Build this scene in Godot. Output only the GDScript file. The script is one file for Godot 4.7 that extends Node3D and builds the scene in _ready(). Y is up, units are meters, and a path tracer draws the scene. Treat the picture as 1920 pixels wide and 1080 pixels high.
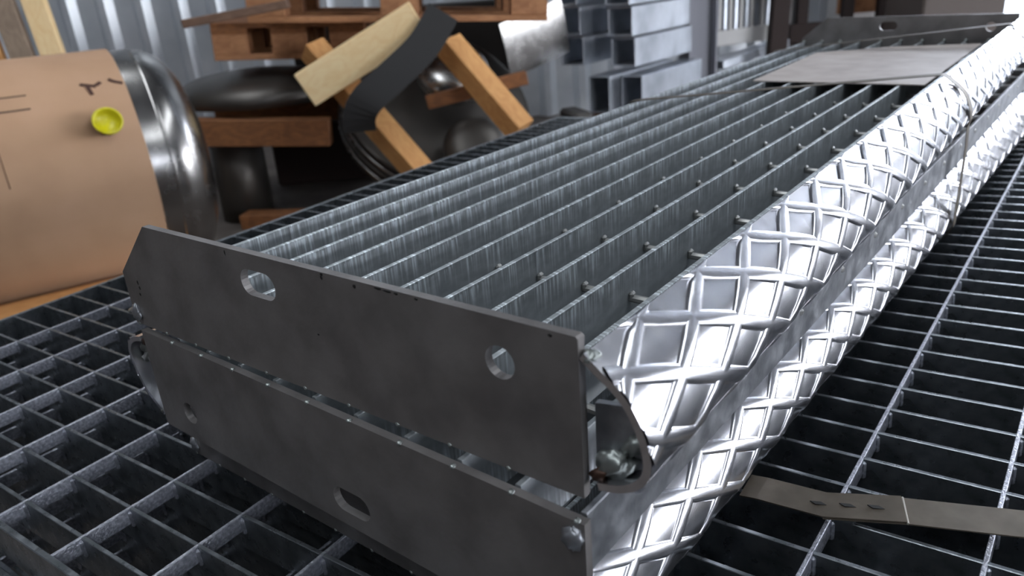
extends Node3D

# ---------------------------------------------------------------- measurements (metres)
const YAW := 0.6745
const PITCH := -0.3933
const ROLL := -0.0781
const CAM := Vector3(0.1863, 0.1686, 0.2094)
const FOV := 41.318
const FLOOR_Y := -0.75
const LEN := 1.36                       # length of a stair tread
const ROOF := [[-1.6, 0.6, 1.0, 6.0], [3.2, 0.0, 1.0, 6.0]]   # u, D, width, length of each roof light
const BAR_X := [-0.300, -0.2668, -0.2335, -0.1993, -0.163, -0.1293, -0.0946, -0.060, -0.0265, 0.0072]
const NOSE := [Vector2(0.0500, 0.0372), Vector2(0.0567, 0.0318), Vector2(0.0635, 0.0268), Vector2(0.0690, 0.0208), Vector2(0.0732, 0.0132),
	Vector2(0.0762, 0.0046), Vector2(0.0774, -0.0030), Vector2(0.0760, -0.0098), Vector2(0.0713, -0.0156), Vector2(0.0635, -0.0200), Vector2(0.0545, -0.0222)]

var M := {}
var used := {}
var rng := RandomNumberGenerator.new()

# ---------------------------------------------------------------- naming and tagging
func numbered(called: String) -> String:
	if not used.has(called):
		used[called] = 0
		return called
	used[called] += 1
	return "%s_%03d" % [called, used[called]]

func thing(called: String, label: String, category: String, xf := Transform3D.IDENTITY, group := "") -> Node3D:
	var o := Node3D.new()
	o.name = numbered(called)
	add_child(o)
	o.transform = xf
	tag(o, label, category, group)
	return o

func tag(o: Node, label: String, category: String, group := "") -> void:
	o.set_meta("label", label)
	o.set_meta("category", category)
	o.set_meta("kind", "thing")
	if group != "":
		o.set_meta("group", group)

func put(called: String, mesh: Mesh, m: Material, parent: Node, xf := Transform3D.IDENTITY) -> MeshInstance3D:
	var o := MeshInstance3D.new()
	o.name = numbered(called) if parent == self else called
	o.mesh = mesh
	o.material_override = m
	parent.add_child(o, true)
	o.transform = xf
	return o

func structure(o: Node) -> void:
	o.set_meta("kind", "structure")

# ---------------------------------------------------------------- geometry helpers
func sm() -> SurfaceTool:
	var st := SurfaceTool.new()
	st.begin(Mesh.PRIMITIVE_TRIANGLES)
	return st

func done(st: SurfaceTool, smooth := false) -> ArrayMesh:
	if not smooth:
		st.generate_normals()
	return st.commit()

func tri(st: SurfaceTool, a: Vector3, b: Vector3, c: Vector3, ua := Vector2.ZERO, ub := Vector2.ZERO, uc := Vector2.ZERO) -> void:
	st.set_uv(ua); st.add_vertex(a)
	st.set_uv(ub); st.add_vertex(b)
	st.set_uv(uc); st.add_vertex(c)

# quad a b c d seen counter-clockwise from outside
func quad(st: SurfaceTool, a: Vector3, b: Vector3, c: Vector3, d: Vector3, ua := Vector2.ZERO, ub := Vector2.ZERO, uc := Vector2.ZERO, ud := Vector2.ZERO) -> void:
	tri(st, a, c, b, ua, uc, ub)
	tri(st, a, d, c, ua, ud, uc)

# box with chamfered edges, uv in metres with u along its longest side
func box(st: SurfaceTool, c: Vector3, s: Vector3, ch := 0.0, t := Transform3D.IDENTITY) -> void:
	st.set_smooth_group(-1)
	var h := s * 0.5
	var k: float = min(ch, min(h.x, min(h.y, h.z)) * 0.8)
	var off := Vector2(c.x * 3.1 + c.z * 1.7, c.y * 2.3 + c.z * 5.1)
	for ax in 3:
		var b := (ax + 1) % 3
		var d := (ax + 2) % 3
		for sg in [-1.0, 1.0]:
			var q: Array[Vector3] = []
			for e in [[-1, -1], [1, -1], [1, 1], [-1, 1]]:
				var v := Vector3.ZERO
				v[ax] = sg * h[ax]
				v[b] = e[0] * (h[b] - k)
				v[d] = e[1] * (h[d] - k)
				q.append(v)
			if sg < 0:
				q.reverse()
			var uv: Array[Vector2] = []
			var lng := b if s[b] >= s[d] else d
			var oth := d if lng == b else b
			for v in q:
				uv.append(Vector2(v[lng], v[oth] + ax * 0.37) + off)
			quad(st, t * (c + q[0]), t * (c + q[1]), t * (c + q[2]), t * (c + q[3]), uv[0], uv[1], uv[2], uv[3])
	if k <= 0.0:
		return
	for ax in 3:
		var b := (ax + 1) % 3
		var d := (ax + 2) % 3
		for sb in [-1.0, 1.0]:
			for sd in [-1.0, 1.0]:
				var p: Array[Vector3] = []
				for e in [[0, -1], [0, 1], [1, 1], [1, -1]]:
					var v := Vector3.ZERO
					v[ax] = e[1] * (h[ax] - k)
					v[b] = sb * (h[b] if e[0] == 0 else h[b] - k)
					v[d] = sd * (h[d] - k if e[0] == 0 else h[d])
					p.append(v)
				var n := (p[1] - p[0]).cross(p[3] - p[0])
				var outw := Vector3.ZERO
				outw[b] = sb
				outw[d] = sd
				if n.dot(outw) < 0:
					p.reverse()
				quad(st, t * (c + p[0]), t * (c + p[1]), t * (c + p[2]), t * (c + p[3]), Vector2(p[0][ax], 0) + off, Vector2(p[1][ax], 0) + off, Vector2(p[2][ax], 0.002) + off, Vector2(p[3][ax], 0.002) + off)
	for sx in [-1.0, 1.0]:
		for sy in [-1.0, 1.0]:
			for sz in [-1.0, 1.0]:
				var a := Vector3(sx * h.x, sy * (h.y - k), sz * (h.z - k))
				var b2 := Vector3(sx * (h.x - k), sy * h.y, sz * (h.z - k))
				var c2 := Vector3(sx * (h.x - k), sy * (h.y - k), sz * h.z)
				if sx * sy * sz > 0:
					tri(st, t * (c + a), t * (c + c2), t * (c + b2), off, off, off)
				else:
					tri(st, t * (c + a), t * (c + b2), t * (c + c2), off, off, off)

func box_mesh(s: Vector3, ch := 0.0, c := Vector3.ZERO) -> ArrayMesh:
	var st := sm()
	box(st, c, s, ch)
	return done(st)

# surface of revolution about local x; prof = (x, radius)
func lathe(st: SurfaceTool, prof: PackedVector2Array, n := 48, a0 := 0.0, a1 := TAU, inside := false) -> void:
	st.set_smooth_group(0)
	for i in prof.size() - 1:
		for k in n:
			var t0 := a0 + (a1 - a0) * k / n
			var t1 := a0 + (a1 - a0) * (k + 1) / n
			var p := func(q: Vector2, t: float) -> Vector3: return Vector3(q.x, q.y * cos(t), q.y * sin(t))
			var a: Vector3 = p.call(prof[i], t0)
			var b: Vector3 = p.call(prof[i + 1], t0)
			var c: Vector3 = p.call(prof[i + 1], t1)
			var d: Vector3 = p.call(prof[i], t1)
			var ua := Vector2(t0 * 0.35, prof[i].x)
			var ub := Vector2(t0 * 0.35, prof[i + 1].x)
			var uc := Vector2(t1 * 0.35, prof[i + 1].x)
			var ud := Vector2(t1 * 0.35, prof[i].x)
			if inside:
				quad(st, a, b, c, d, ua, ub, uc, ud)
			else:
				quad(st, a, d, c, b, ua, ud, uc, ub)

# extruded outline: closed counter-clockwise ring in xy, between z0 (back) and z1 (front); edges flagged in skip get no wall
func extrude(st: SurfaceTool, ring: PackedVector2Array, z0: float, z1: float, skip := {}) -> void:
	st.set_smooth_group(-1)
	var ix := Geometry2D.triangulate_polygon(ring)
	for i in range(0, ix.size(), 3):
		var a := ring[ix[i]]
		var b := ring[ix[i + 1]]
		var c := ring[ix[i + 2]]
		if (b - a).cross(c - a) < 0:
			var sw := b
			b = c
			c = sw
		tri(st, Vector3(a.x, a.y, z1), Vector3(c.x, c.y, z1), Vector3(b.x, b.y, z1), a, c, b)
		tri(st, Vector3(a.x, a.y, z0), Vector3(b.x, b.y, z0), Vector3(c.x, c.y, z0), a, b, c)
	var l := 0.0
	for i in ring.size():
		var a := ring[i]
		var b := ring[(i + 1) % ring.size()]
		var e := (b - a).length()
		if not skip.has(i):
			quad(st, Vector3(a.x, a.y, z1), Vector3(a.x, a.y, z0), Vector3(b.x, b.y, z0), Vector3(b.x, b.y, z1), Vector2(l, 0), Vector2(l, z1 - z0), Vector2(l + e, z1 - z0), Vector2(l + e, 0))
		l += e

# flat band with thickness through points, width along side vectors
func band(st: SurfaceTool, pts: Array, sides: Array, ups: Array, w: float, th: float) -> void:
	st.set_smooth_group(-1)
	var l := 0.0
	for i in pts.size() - 1:
		var e: float = (pts[i + 1] - pts[i]).length()
		var q := []
		for j in [i, i + 1]:
			var s: Vector3 = sides[j] * w * 0.5
			var u: Vector3 = ups[j] * th
			q.append([pts[j] - s, pts[j] + s, pts[j] + s + u, pts[j] - s + u])
		for k in 4:
			var k2 := (k + 1) % 4
			quad(st, q[0][k], q[0][k2], q[1][k2], q[1][k], Vector2(l, 0), Vector2(l, w), Vector2(l + e, w), Vector2(l + e, 0))
		if i == 0:
			quad(st, q[0][3], q[0][2], q[0][1], q[0][0])
		if i == pts.size() - 2:
			quad(st, q[1][0], q[1][1], q[1][2], q[1][3])
		l += e

# transform whose x runs from a to b (origin at a), y as near as possible to up
func along(a: Vector3, b: Vector3, up := Vector3.UP) -> Transform3D:
	var x := (b - a).normalized()
	var z := x.cross(up).normalized()
	var y := z.cross(x)
	return Transform3D(Basis(x, y, z), a)

func blob(r: Vector3, seed_: int, rough := 0.25, n := 7) -> ArrayMesh:
	var st := sm()
	st.set_smooth_group(0)
	var f := FastNoiseLite.new()
	f.seed = seed_
	f.frequency = 0.9
	var pt := func(i: int, j: int) -> Vector3:
		var th := PI * i / n
		var ph := TAU * (j % (2 * n)) / (2 * n)
		var v := Vector3(sin(th) * cos(ph), cos(th), sin(th) * sin(ph))
		return v * (1.0 + rough * 2.0 * f.get_noise_3dv(v * 1.6)) * r
	for i in n:
		for j in 2 * n:
			quad(st, pt.call(i, j), pt.call(i, j + 1), pt.call(i + 1, j + 1), pt.call(i + 1, j))
	return done(st)

# ---------------------------------------------------------------- background frame: u to the side, D straight ahead of the camera (horizontal)
func P(u: float, y: float, D: float) -> Vector3:
	return Vector3(CAM.x + u * cos(YAW) - D * sin(YAW), y, CAM.z - u * sin(YAW) - D * cos(YAW))

func PX(u: float, y: float, D: float, turn := 0.0) -> Transform3D:
	return Transform3D(Basis(Vector3.UP, YAW + turn), P(u, y, D))

# ---------------------------------------------------------------- textures and materials
func noise_tex(freq: float, seed_: int, ramp: Array, size := 512, type := FastNoiseLite.TYPE_SIMPLEX_SMOOTH, oct := 4, normal := 0.0) -> NoiseTexture2D:
	var f := FastNoiseLite.new()
	f.seed = seed_
	f.noise_type = type
	f.frequency = freq
	f.fractal_octaves = oct
	var t := NoiseTexture2D.new()
	t.width = size
	t.height = size
	t.seamless = true
	t.noise = f
	if normal > 0.0:
		t.as_normal_map = true
		t.bump_strength = normal
	else:
		var g := Gradient.new()
		g.offsets = PackedFloat32Array(range(ramp.size()).map(func(i): return float(i) / (ramp.size() - 1)))
		g.colors = PackedColorArray(ramp)
		t.color_ramp = g
	return t

func grey(a: float, b: float, c := 1.0, d := 1.0) -> Color:
	return Color(a, b, c, d)

func mat(col: Color, rough: float, metal := 0.0) -> StandardMaterial3D:
	var m := StandardMaterial3D.new()
	m.albedo_color = col
	m.roughness = rough
	m.metallic = metal
	return m

func tri_map(m: StandardMaterial3D, scale: float) -> StandardMaterial3D:
	m.uv1_triplanar = true
	m.uv1_scale = Vector3.ONE * scale
	return m

# runs of zinc: u along the bar, v up it
func streak_image(seed_: int) -> Array:
	var r := RandomNumberGenerator.new()
	r.seed = seed_
	var w := 1024
	var h := 64
	var a := PackedFloat32Array()
	a.resize(w * h)
	a.fill(0.0)
	var f := FastNoiseLite.new()
	f.seed = seed_
	f.frequency = 0.012
	for k in 420:
		var x := r.randi_range(0, w - 1)
		if f.get_noise_1d(x) < -0.15 and r.randf() < 0.7:
			continue
		var top := r.randf_range(0.0, 0.10) * h
		var ln := r.randf_range(0.12, 0.70) * h
		var wd := r.randf_range(0.8, 3.2)
		var am := r.randf_range(0.25, 1.0) * (1.0 if r.randf() < 0.88 else -0.45)
		for j in range(int(top), min(h, int(top + ln))):
			var fall := 1.0 - (j - top) / ln
			for i in range(-4, 5):
				var g := exp(-i * i / (wd * wd)) * am * fall
				a[j * w + posmod(x + i, w)] += g
	var col := Image.create(w, h, false, Image.FORMAT_RGB8)
	var rgh := Image.create(w, h, false, Image.FORMAT_RGB8)
	for j in h:
		for i in w:
			var n := f.get_noise_2d(i * 1.5, j * 5.0) * 0.10
			var v: float = clamp(0.68 + n * 0.7 + a[j * w + i] * 0.24, 0.3, 0.98)
			col.set_pixel(i, j, Color(v * 0.955, v * 0.985, v))
			var q: float = clamp(0.46 + n * 0.8 - a[j * w + i] * 0.05, 0.2, 0.7)
			rgh.set_pixel(i, j, Color(q, q, q))
	return [ImageTexture.create_from_image(col), ImageTexture.create_from_image(rgh)]

func wood_image(seed_: int, a: Color, b: Color) -> ImageTexture:
	var f := FastNoiseLite.new()
	f.seed = seed_
	f.frequency = 0.02
	f.fractal_octaves = 3
	var im := Image.create(512, 256, false, Image.FORMAT_RGB8)
	for j in 256:
		for i in 512:
			var w := f.get_noise_2d(i * 0.35, j * 0.5)
			var g := 0.5 + 0.5 * sin((j * 0.22 + w * 14.0))
			var fine := f.get_noise_2d(i * 1.2, j * 22.0)
			var t: float = clamp(g * 0.30 + fine * 0.45 + 0.32 + w * 0.3, 0.0, 1.0)
			im.set_pixel(i, j, a.lerp(b, t))
	return ImageTexture.create_from_image(im)

func wood(seed_: int, a: Color, b: Color, scale := 1.4) -> StandardMaterial3D:
	var m := mat(Color.WHITE, 0.75)
	m.albedo_texture = wood_image(seed_, a, b)
	m.uv1_scale = Vector3(scale, scale * 2.0, 1)
	return m

func materials() -> void:
	var spangle := noise_tex(0.02, 3, [Color(0.50, 0.51, 0.53), Color(0.62, 0.63, 0.65), Color(0.74, 0.75, 0.77)], 512, FastNoiseLite.TYPE_SIMPLEX_SMOOTH, 5)
	var spangle_r := noise_tex(0.03, 9, [Color(0.34, 0.34, 0.34), Color(0.44, 0.44, 0.44), Color(0.56, 0.56, 0.56)], 512)
	var bump := noise_tex(0.06, 5, [], 512, FastNoiseLite.TYPE_SIMPLEX_SMOOTH, 4, 2.0)
	var zinc := tri_map(mat(Color.WHITE, 1.0, 0.85), 4.0)
	zinc.albedo_texture = spangle
	zinc.roughness_texture = spangle_r
	zinc.normal_enabled = true
	zinc.normal_texture = bump
	zinc.normal_scale = 0.25
	M.zinc = zinc
	# dull end plates, with a warm bloom and specks of dross
	var plate := tri_map(mat(Color(0.98, 0.97, 0.97), 1.0, 0.55), 3.0)
	plate.albedo_texture = noise_tex(0.012, 21, [Color(0.46, 0.45, 0.445), Color(0.54, 0.53, 0.525), Color(0.60, 0.59, 0.585)], 512)
	plate.roughness_texture = noise_tex(0.02, 22, [Color(0.36, 0.36, 0.36), Color(0.46, 0.46, 0.46), Color(0.52, 0.52, 0.52)], 512)
	plate.normal_enabled = true
	plate.normal_texture = noise_tex(0.15, 23, [], 512, FastNoiseLite.TYPE_SIMPLEX_SMOOTH, 3, 1.5)
	plate.normal_scale = 0.12
	M.plate = plate
	for i in 3:
		var im := streak_image(100 + i * 7)
		var b := mat(Color.WHITE, 1.0, 0.58)
		b.albedo_texture = im[0]
		b.roughness_texture = im[1]
		b.uv1_scale = Vector3(3.1, 1.0, 1)
		M["bar%d" % i] = b
	var nose := mat(Color.WHITE, 1.0, 1.0)
	nose.albedo_texture = noise_tex(0.02, 31, [Color(0.80, 0.80, 0.82), Color(0.88, 0.88, 0.90), Color(0.93, 0.93, 0.94)], 512)
	nose.roughness_texture = noise_tex(0.015, 32, [Color(0.22, 0.22, 0.22), Color(0.25, 0.25, 0.25), Color(0.28, 0.28, 0.28)], 512)
	nose.normal_enabled = true
	nose.normal_texture = noise_tex(0.05, 33, [], 512, FastNoiseLite.TYPE_SIMPLEX_SMOOTH, 4, 2.0)
	nose.normal_scale = 0.03
	M.nose = tri_map(nose, 6.0)
	M.rod = mat(Color(0.66, 0.66, 0.65), 0.38, 0.6)
	M.weld = mat(Color(0.58, 0.60, 0.59), 0.36, 0.7)
	M.burnt = mat(Color(0.30, 0.22, 0.18), 0.5, 0.6)
	# ground panels
	var gb := tri_map(mat(Color.WHITE, 1.0, 0.85), 5.0)
	gb.albedo_texture = noise_tex(0.02, 41, [Color(0.44, 0.47, 0.48), Color(0.54, 0.56, 0.58), Color(0.62, 0.64, 0.66)], 512)
	gb.roughness_texture = noise_tex(0.03, 42, [Color(0.22, 0.22, 0.22), Color(0.3, 0.3, 0.3), Color(0.4, 0.4, 0.4)], 512)
	gb.normal_enabled = true
	gb.normal_texture = bump
	gb.normal_scale = 0.12
	M.grate = gb
	var gc := tri_map(mat(Color.WHITE, 1.0, 0.8), 9.0)
	gc.albedo_texture = noise_tex(0.06, 43, [Color(0.52, 0.53, 0.57), Color(0.68, 0.69, 0.73), Color(0.86, 0.87, 0.9)], 512)
	gc.roughness_texture = noise_tex(0.05, 44, [Color(0.3, 0.3, 0.3), Color(0.42, 0.42, 0.42), Color(0.5, 0.5, 0.5)], 512)
	gc.normal_enabled = true
	gc.normal_texture = noise_tex(0.12, 45, [], 512, FastNoiseLite.TYPE_SIMPLEX_SMOOTH, 3, 3.0)
	gc.normal_scale = 0.5
	M.cross = gc
	M.strap = tri_map(mat(Color.WHITE, 0.5, 0.35), 8.0)
	M.strap.albedo_texture = noise_tex(0.02, 51, [Color(0.33, 0.30, 0.26), Color(0.38, 0.345, 0.30), Color(0.43, 0.395, 0.35)], 256)
	M.strap_edge = mat(Color(0.78, 0.76, 0.72), 0.35, 0.6)
	M.dark = mat(Color(0.07, 0.065, 0.06), 0.6)
	M.sheet = tri_map(mat(Color.WHITE, 0.55), 4.0)
	M.sheet.albedo_texture = noise_tex(0.008, 52, [Color(0.66, 0.62, 0.60), Color(0.72, 0.68, 0.66), Color(0.76, 0.73, 0.71)], 512)
	M.cardboard = tri_map(mat(Color.WHITE, 0.8), 1.2)
	M.cardboard.albedo_texture = noise_tex(0.008, 61, [Color(0.64, 0.50, 0.39), Color(0.69, 0.55, 0.43), Color(0.72, 0.58, 0.47)], 512)
	M.ink = mat(Color(0.17, 0.11, 0.09), 0.7)
	M.stain = mat(Color(0.28, 0.17, 0.13), 0.8)
	var ss := tri_map(mat(Color.WHITE, 1.0, 1.0), 2.0)
	ss.albedo_texture = noise_tex(0.01, 71, [Color(0.58, 0.57, 0.56), Color(0.63, 0.62, 0.61), Color(0.68, 0.67, 0.66)], 512)
	ss.roughness_texture = noise_tex(0.015, 72, [Color(0.2, 0.2, 0.2), Color(0.25, 0.25, 0.25), Color(0.31, 0.31, 0.31)], 512)
	M.stainless = ss
	M.dull_steel = tri_map(mat(Color(0.36, 0.345, 0.33), 0.42, 0.8), 1.0)
	M.cast = tri_map(mat(Color(0.30, 0.29, 0.28), 0.5, 0.6), 1.0)
	M.black_steel = mat(Color(0.16, 0.145, 0.135), 0.5, 0.5)
	M.yellow = mat(Color(0.80, 0.76, 0.06), 0.4)
	M.wood_pale = wood(1, Color(0.99, 0.89, 0.70), Color(0.94, 0.79, 0.57))
	M.wood_orange = wood(2, Color(0.84, 0.64, 0.41), Color(0.73, 0.51, 0.30))
	M.wood_brown = wood(3, Color(0.58, 0.38, 0.22), Color(0.42, 0.26, 0.15))
	M.wood_old = wood(4, Color(0.50, 0.39, 0.32), Color(0.36, 0.27, 0.22))
	M.wood_pallet = wood(5, Color(0.72, 0.52, 0.36), Color(0.54, 0.36, 0.24))
	M.wood_grey = wood(6, Color(0.66, 0.58, 0.50), Color(0.52, 0.45, 0.39))
	M.rubber = mat(Color(0.14, 0.135, 0.135), 0.7)
	M.corrugated = tri_map(mat(Color.WHITE, 0.3, 0.55), 0.8)
	M.corrugated.albedo_texture = noise_tex(0.01, 81, [Color(0.80, 0.82, 0.85), Color(0.86, 0.88, 0.90), Color(0.92, 0.93, 0.95)], 256)
	M.galv = tri_map(mat(Color.WHITE, 0.35, 0.85), 1.5)
	M.galv.albedo_texture = noise_tex(0.012, 82, [Color(0.62, 0.64, 0.67), Color(0.72, 0.74, 0.77), Color(0.80, 0.82, 0.85)], 256)
	M.column = mat(Color(0.52, 0.52, 0.55), 0.6, 0.2)
	M.brown_paint = mat(Color(0.15, 0.095, 0.08), 0.8)
	M.white_paint = mat(Color(0.80, 0.79, 0.78), 0.6)
	M.taupe = mat(Color(0.36, 0.32, 0.30), 0.7)
	M.tin = tri_map(mat(Color.WHITE, 0.85), 0.7)
	M.tin.albedo_texture = noise_tex(0.01, 91, [Color(0.30, 0.27, 0.25), Color(0.36, 0.33, 0.31), Color(0.42, 0.39, 0.37)], 512)
	M.plaster = tri_map(mat(Color.WHITE, 0.9), 0.5)
	M.plaster.albedo_texture = noise_tex(0.01, 92, [Color(0.40, 0.40, 0.41), Color(0.44, 0.44, 0.45), Color(0.48, 0.48, 0.49)], 256)
	M.roof_pane = mat(Color(0.8, 0.82, 0.85), 0.6)
	M.roof_pane.emission_enabled = true
	M.roof_pane.emission = Color(0.95, 0.975, 1.0)
	M.roof_pane.emission_energy_multiplier = 0.9
	M.apron = mat(Color(0.58, 0.575, 0.565), 0.9)

# ---------------------------------------------------------------- stair tread (local frame: x across, y up, z = 0 at the near end plate, bars run to -z)
func nose_profile() -> PackedVector2Array:
	var c := Curve2D.new()
	for i in NOSE.size():
		var a: Vector2 = NOSE[max(i - 1, 0)]
		var b: Vector2 = NOSE[min(i + 1, NOSE.size() - 1)]
		var t := (b - a) / 6.0
		c.add_point(NOSE[i], -t, t)
	c.bake_interval = 0.0005
	var out := PackedVector2Array()
	var n := 36
	for i in n + 1:
		out.append(c.sample_baked(c.get_baked_length() * i / n, true))
	return out

func plate_mesh(z0: float, z1: float, corner := -0.2598) -> ArrayMesh:
	var st := sm()
	var sx := -0.151
	var sy := 0.0264
	var rx := 0.0095
	var ry := 0.0228
	var rr := 0.0076
	var sl := 0.0072          # slot: half length of its straight run; radius rr
	var xl := -0.302
	var xr := 0.0476
	var yb := -0.029
	var yt := 0.0433
	var arc := func(cx: float, cy: float, r: float, a0: float, a1: float, k: int) -> PackedVector2Array:
		var o := PackedVector2Array()
		for i in k + 1:
			var a := a0 + (a1 - a0) * i / k
			o.append(Vector2(cx + r * cos(a), cy + r * sin(a)))
		return o
	# left piece
	var ring := PackedVector2Array([Vector2(xl, yb), Vector2(sx, yb), Vector2(sx, sy - rr)])
	var n0 := ring.size()
	ring.append_array(arc.call(sx - sl, sy, rr, -PI / 2, -PI * 1.5, 12))
	ring.append(Vector2(sx, sy + rr))
	var n1 := ring.size()
	ring.append_array([Vector2(sx, yt), Vector2(corner, yt), Vector2(xl, 0.007)])
	extrude(st, ring, z0, z1, {1: true, n1 - 1: true})
	# middle piece
	ring = PackedVector2Array([Vector2(sx, yb), Vector2(rx, yb), Vector2(rx, ry - rr)])
	var half: PackedVector2Array = arc.call(rx, ry, rr, -PI / 2, -PI * 1.5, 14)
	ring.append_array(half.slice(1))
	n0 = ring.size()
	ring.append_array([Vector2(rx, yt), Vector2(sx, yt), Vector2(sx, sy + rr)])
	n1 = ring.size()
	ring.append_array(arc.call(sx + sl, sy, rr, PI / 2, -PI / 2, 12))
	ring.append(Vector2(sx, sy - rr))
	extrude(st, ring, z0, z1, {1: true, n0 - 1: true, n0 + 1: true, ring.size() - 1: true})
	# right piece
	ring = PackedVector2Array([Vector2(rx, yb), Vector2(xr, yb), Vector2(xr, yt - 0.001), Vector2(xr - 0.001, yt), Vector2(rx, yt)])
	half = arc.call(rx, ry, rr, PI / 2, -PI / 2, 14)
	n0 = ring.size()
	ring.append_array(half)
	extrude(st, ring, z0, z1, {n0 - 1: true, ring.size() - 1: true})
	return done(st)

func nose_mesh(prof: PackedVector2Array, th: float) -> ArrayMesh:
	var st := sm()
	var nrm: Array[Vector2] = []
	for i in prof.size():
		var t := (prof[min(i + 1, prof.size() - 1)] - prof[max(i - 1, 0)]).normalized()
		nrm.append(Vector2(-t.y, t.x) if Vector2(-t.y, t.x).dot(Vector2(1, 0.2)) > 0 or i > prof.size() - 12 else Vector2(t.y, -t.x))
	# outward normal is always to the left of travel (profile runs clockwise round the bulge)
	for i in prof.size():
		var t := (prof[min(i + 1, prof.size() - 1)] - prof[max(i - 1, 0)]).normalized()
		nrm[i] = Vector2(-t.y, t.x)
	var s := 0.0
	var nseg := 8
	for i in prof.size() - 1:
		var a := prof[i]
		var b := prof[i + 1]
		var e := (b - a).length()
		var ai := a - nrm[i] * th
		var bi := b - nrm[i + 1] * th
		for k in nseg:
			var za := -LEN * k / nseg
			var zb := -LEN * (k + 1) / nseg
			st.set_smooth_group(0)
			quad(st, Vector3(a.x, a.y, za), Vector3(b.x, b.y, za), Vector3(b.x, b.y, zb), Vector3(a.x, a.y, zb), Vector2(-za, s), Vector2(-za, s + e), Vector2(-zb, s + e), Vector2(-zb, s))
			st.set_smooth_group(1)
			quad(st, Vector3(ai.x, ai.y, za), Vector3(ai.x, ai.y, zb), Vector3(bi.x, bi.y, zb), Vector3(bi.x, bi.y, za))
		st.set_smooth_group(-1)
		quad(st, Vector3(a.x, a.y, 0), Vector3(ai.x, ai.y, 0), Vector3(bi.x, bi.y, 0), Vector3(b.x, b.y, 0))
		quad(st, Vector3(a.x, a.y, -LEN), Vector3(b.x, b.y, -LEN), Vector3(bi.x, bi.y, -LEN), Vector3(ai.x, ai.y, -LEN))
		s += e
	for i in [0, prof.size() - 1]:
		var a := prof[i]
		var ai := a - nrm[i] * th
		st.set_smooth_group(-1)
		if i == 0:
			quad(st, Vector3(ai.x, ai.y, 0), Vector3(a.x, a.y, 0), Vector3(a.x, a.y, -LEN), Vector3(ai.x, ai.y, -LEN))
		else:
			quad(st, Vector3(a.x, a.y, 0), Vector3(ai.x, ai.y, 0), Vector3(ai.x, ai.y, -LEN), Vector3(a.x, a.y, -LEN))
	return done(st)

# raised ribs of the chequer plate, laid over the bent sheet; one mesh for each rib
func rib_meshes(prof: PackedVector2Array) -> Array[ArrayMesh]:
	var out: Array[ArrayMesh] = []
	var cum := PackedFloat32Array([0.0])
	for i in prof.size() - 1:
		cum.append(cum[i] + (prof[i + 1] - prof[i]).length())
	var S := cum[-1]
	var on := func(s: float, z: float, hgt: float) -> Vector3:
		s = clamp(s, 0.0, S)
		var i := 0
		while i < prof.size() - 2 and cum[i + 1] < s:
			i += 1
		var f: float = (s - cum[i]) / (cum[i + 1] - cum[i])
		var p := prof[i].lerp(prof[i + 1], f)
		var t0 := (prof[min(i + 1, prof.size() - 1)] - prof[max(i - 1, 0)]).normalized()
		var t1 := (prof[min(i + 2, prof.size() - 1)] - prof[i]).normalized()
		var t := t0.lerp(t1, f).normalized()
		return Vector3(p.x - t.y * hgt, p.y + t.x * hgt, clamp(z, -LEN, 0.0))
	var slope := 0.0280 / 0.0566
	for fam in [-1.0, 1.0]:
		for k in range(-3, 29):
			# line: s = 0.030 + fam * slope * (z - zc)
			var zc := -0.0375 - 0.0566 * k
			var pts: Array[Vector2] = []
			for j in 15:
				var s := -0.004 + (S - 0.010) * j / 14.0
				pts.append(Vector2(s, zc + fam * (s - 0.030) / slope))
			var dirv := Vector2(1.0, fam / slope).normalized()
			var nv := Vector2(-dirv.y, dirv.x)
			var st := sm()
			st.set_smooth_group(0)
			var any := false
			for j in 14:
				if max(pts[j].y, pts[j + 1].y) < -LEN + 0.002 or min(pts[j].y, pts[j + 1].y) > -0.002 or pts[j + 1].x <= 0.0:
					continue
				any = true
				var q := []
				for e in [pts[j], pts[j + 1]]:
					var row := []
					for c in [[0.0046, -0.0003], [0.0040, 0.0004], [0.0033, 0.0009], [0.0022, 0.0012], [0.0, 0.0013], [-0.0022, 0.0012], [-0.0033, 0.0009], [-0.0040, 0.0004], [-0.0046, -0.0003]]:
						row.append(on.call(e.x + nv.x * c[0], e.y + nv.y * c[0], c[1]))
					q.append(row)
				for m in 8:
					quad(st, q[0][m], q[1][m], q[1][m + 1], q[0][m + 1])
			if any:
				out.append(done(st))
	return out

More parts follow.
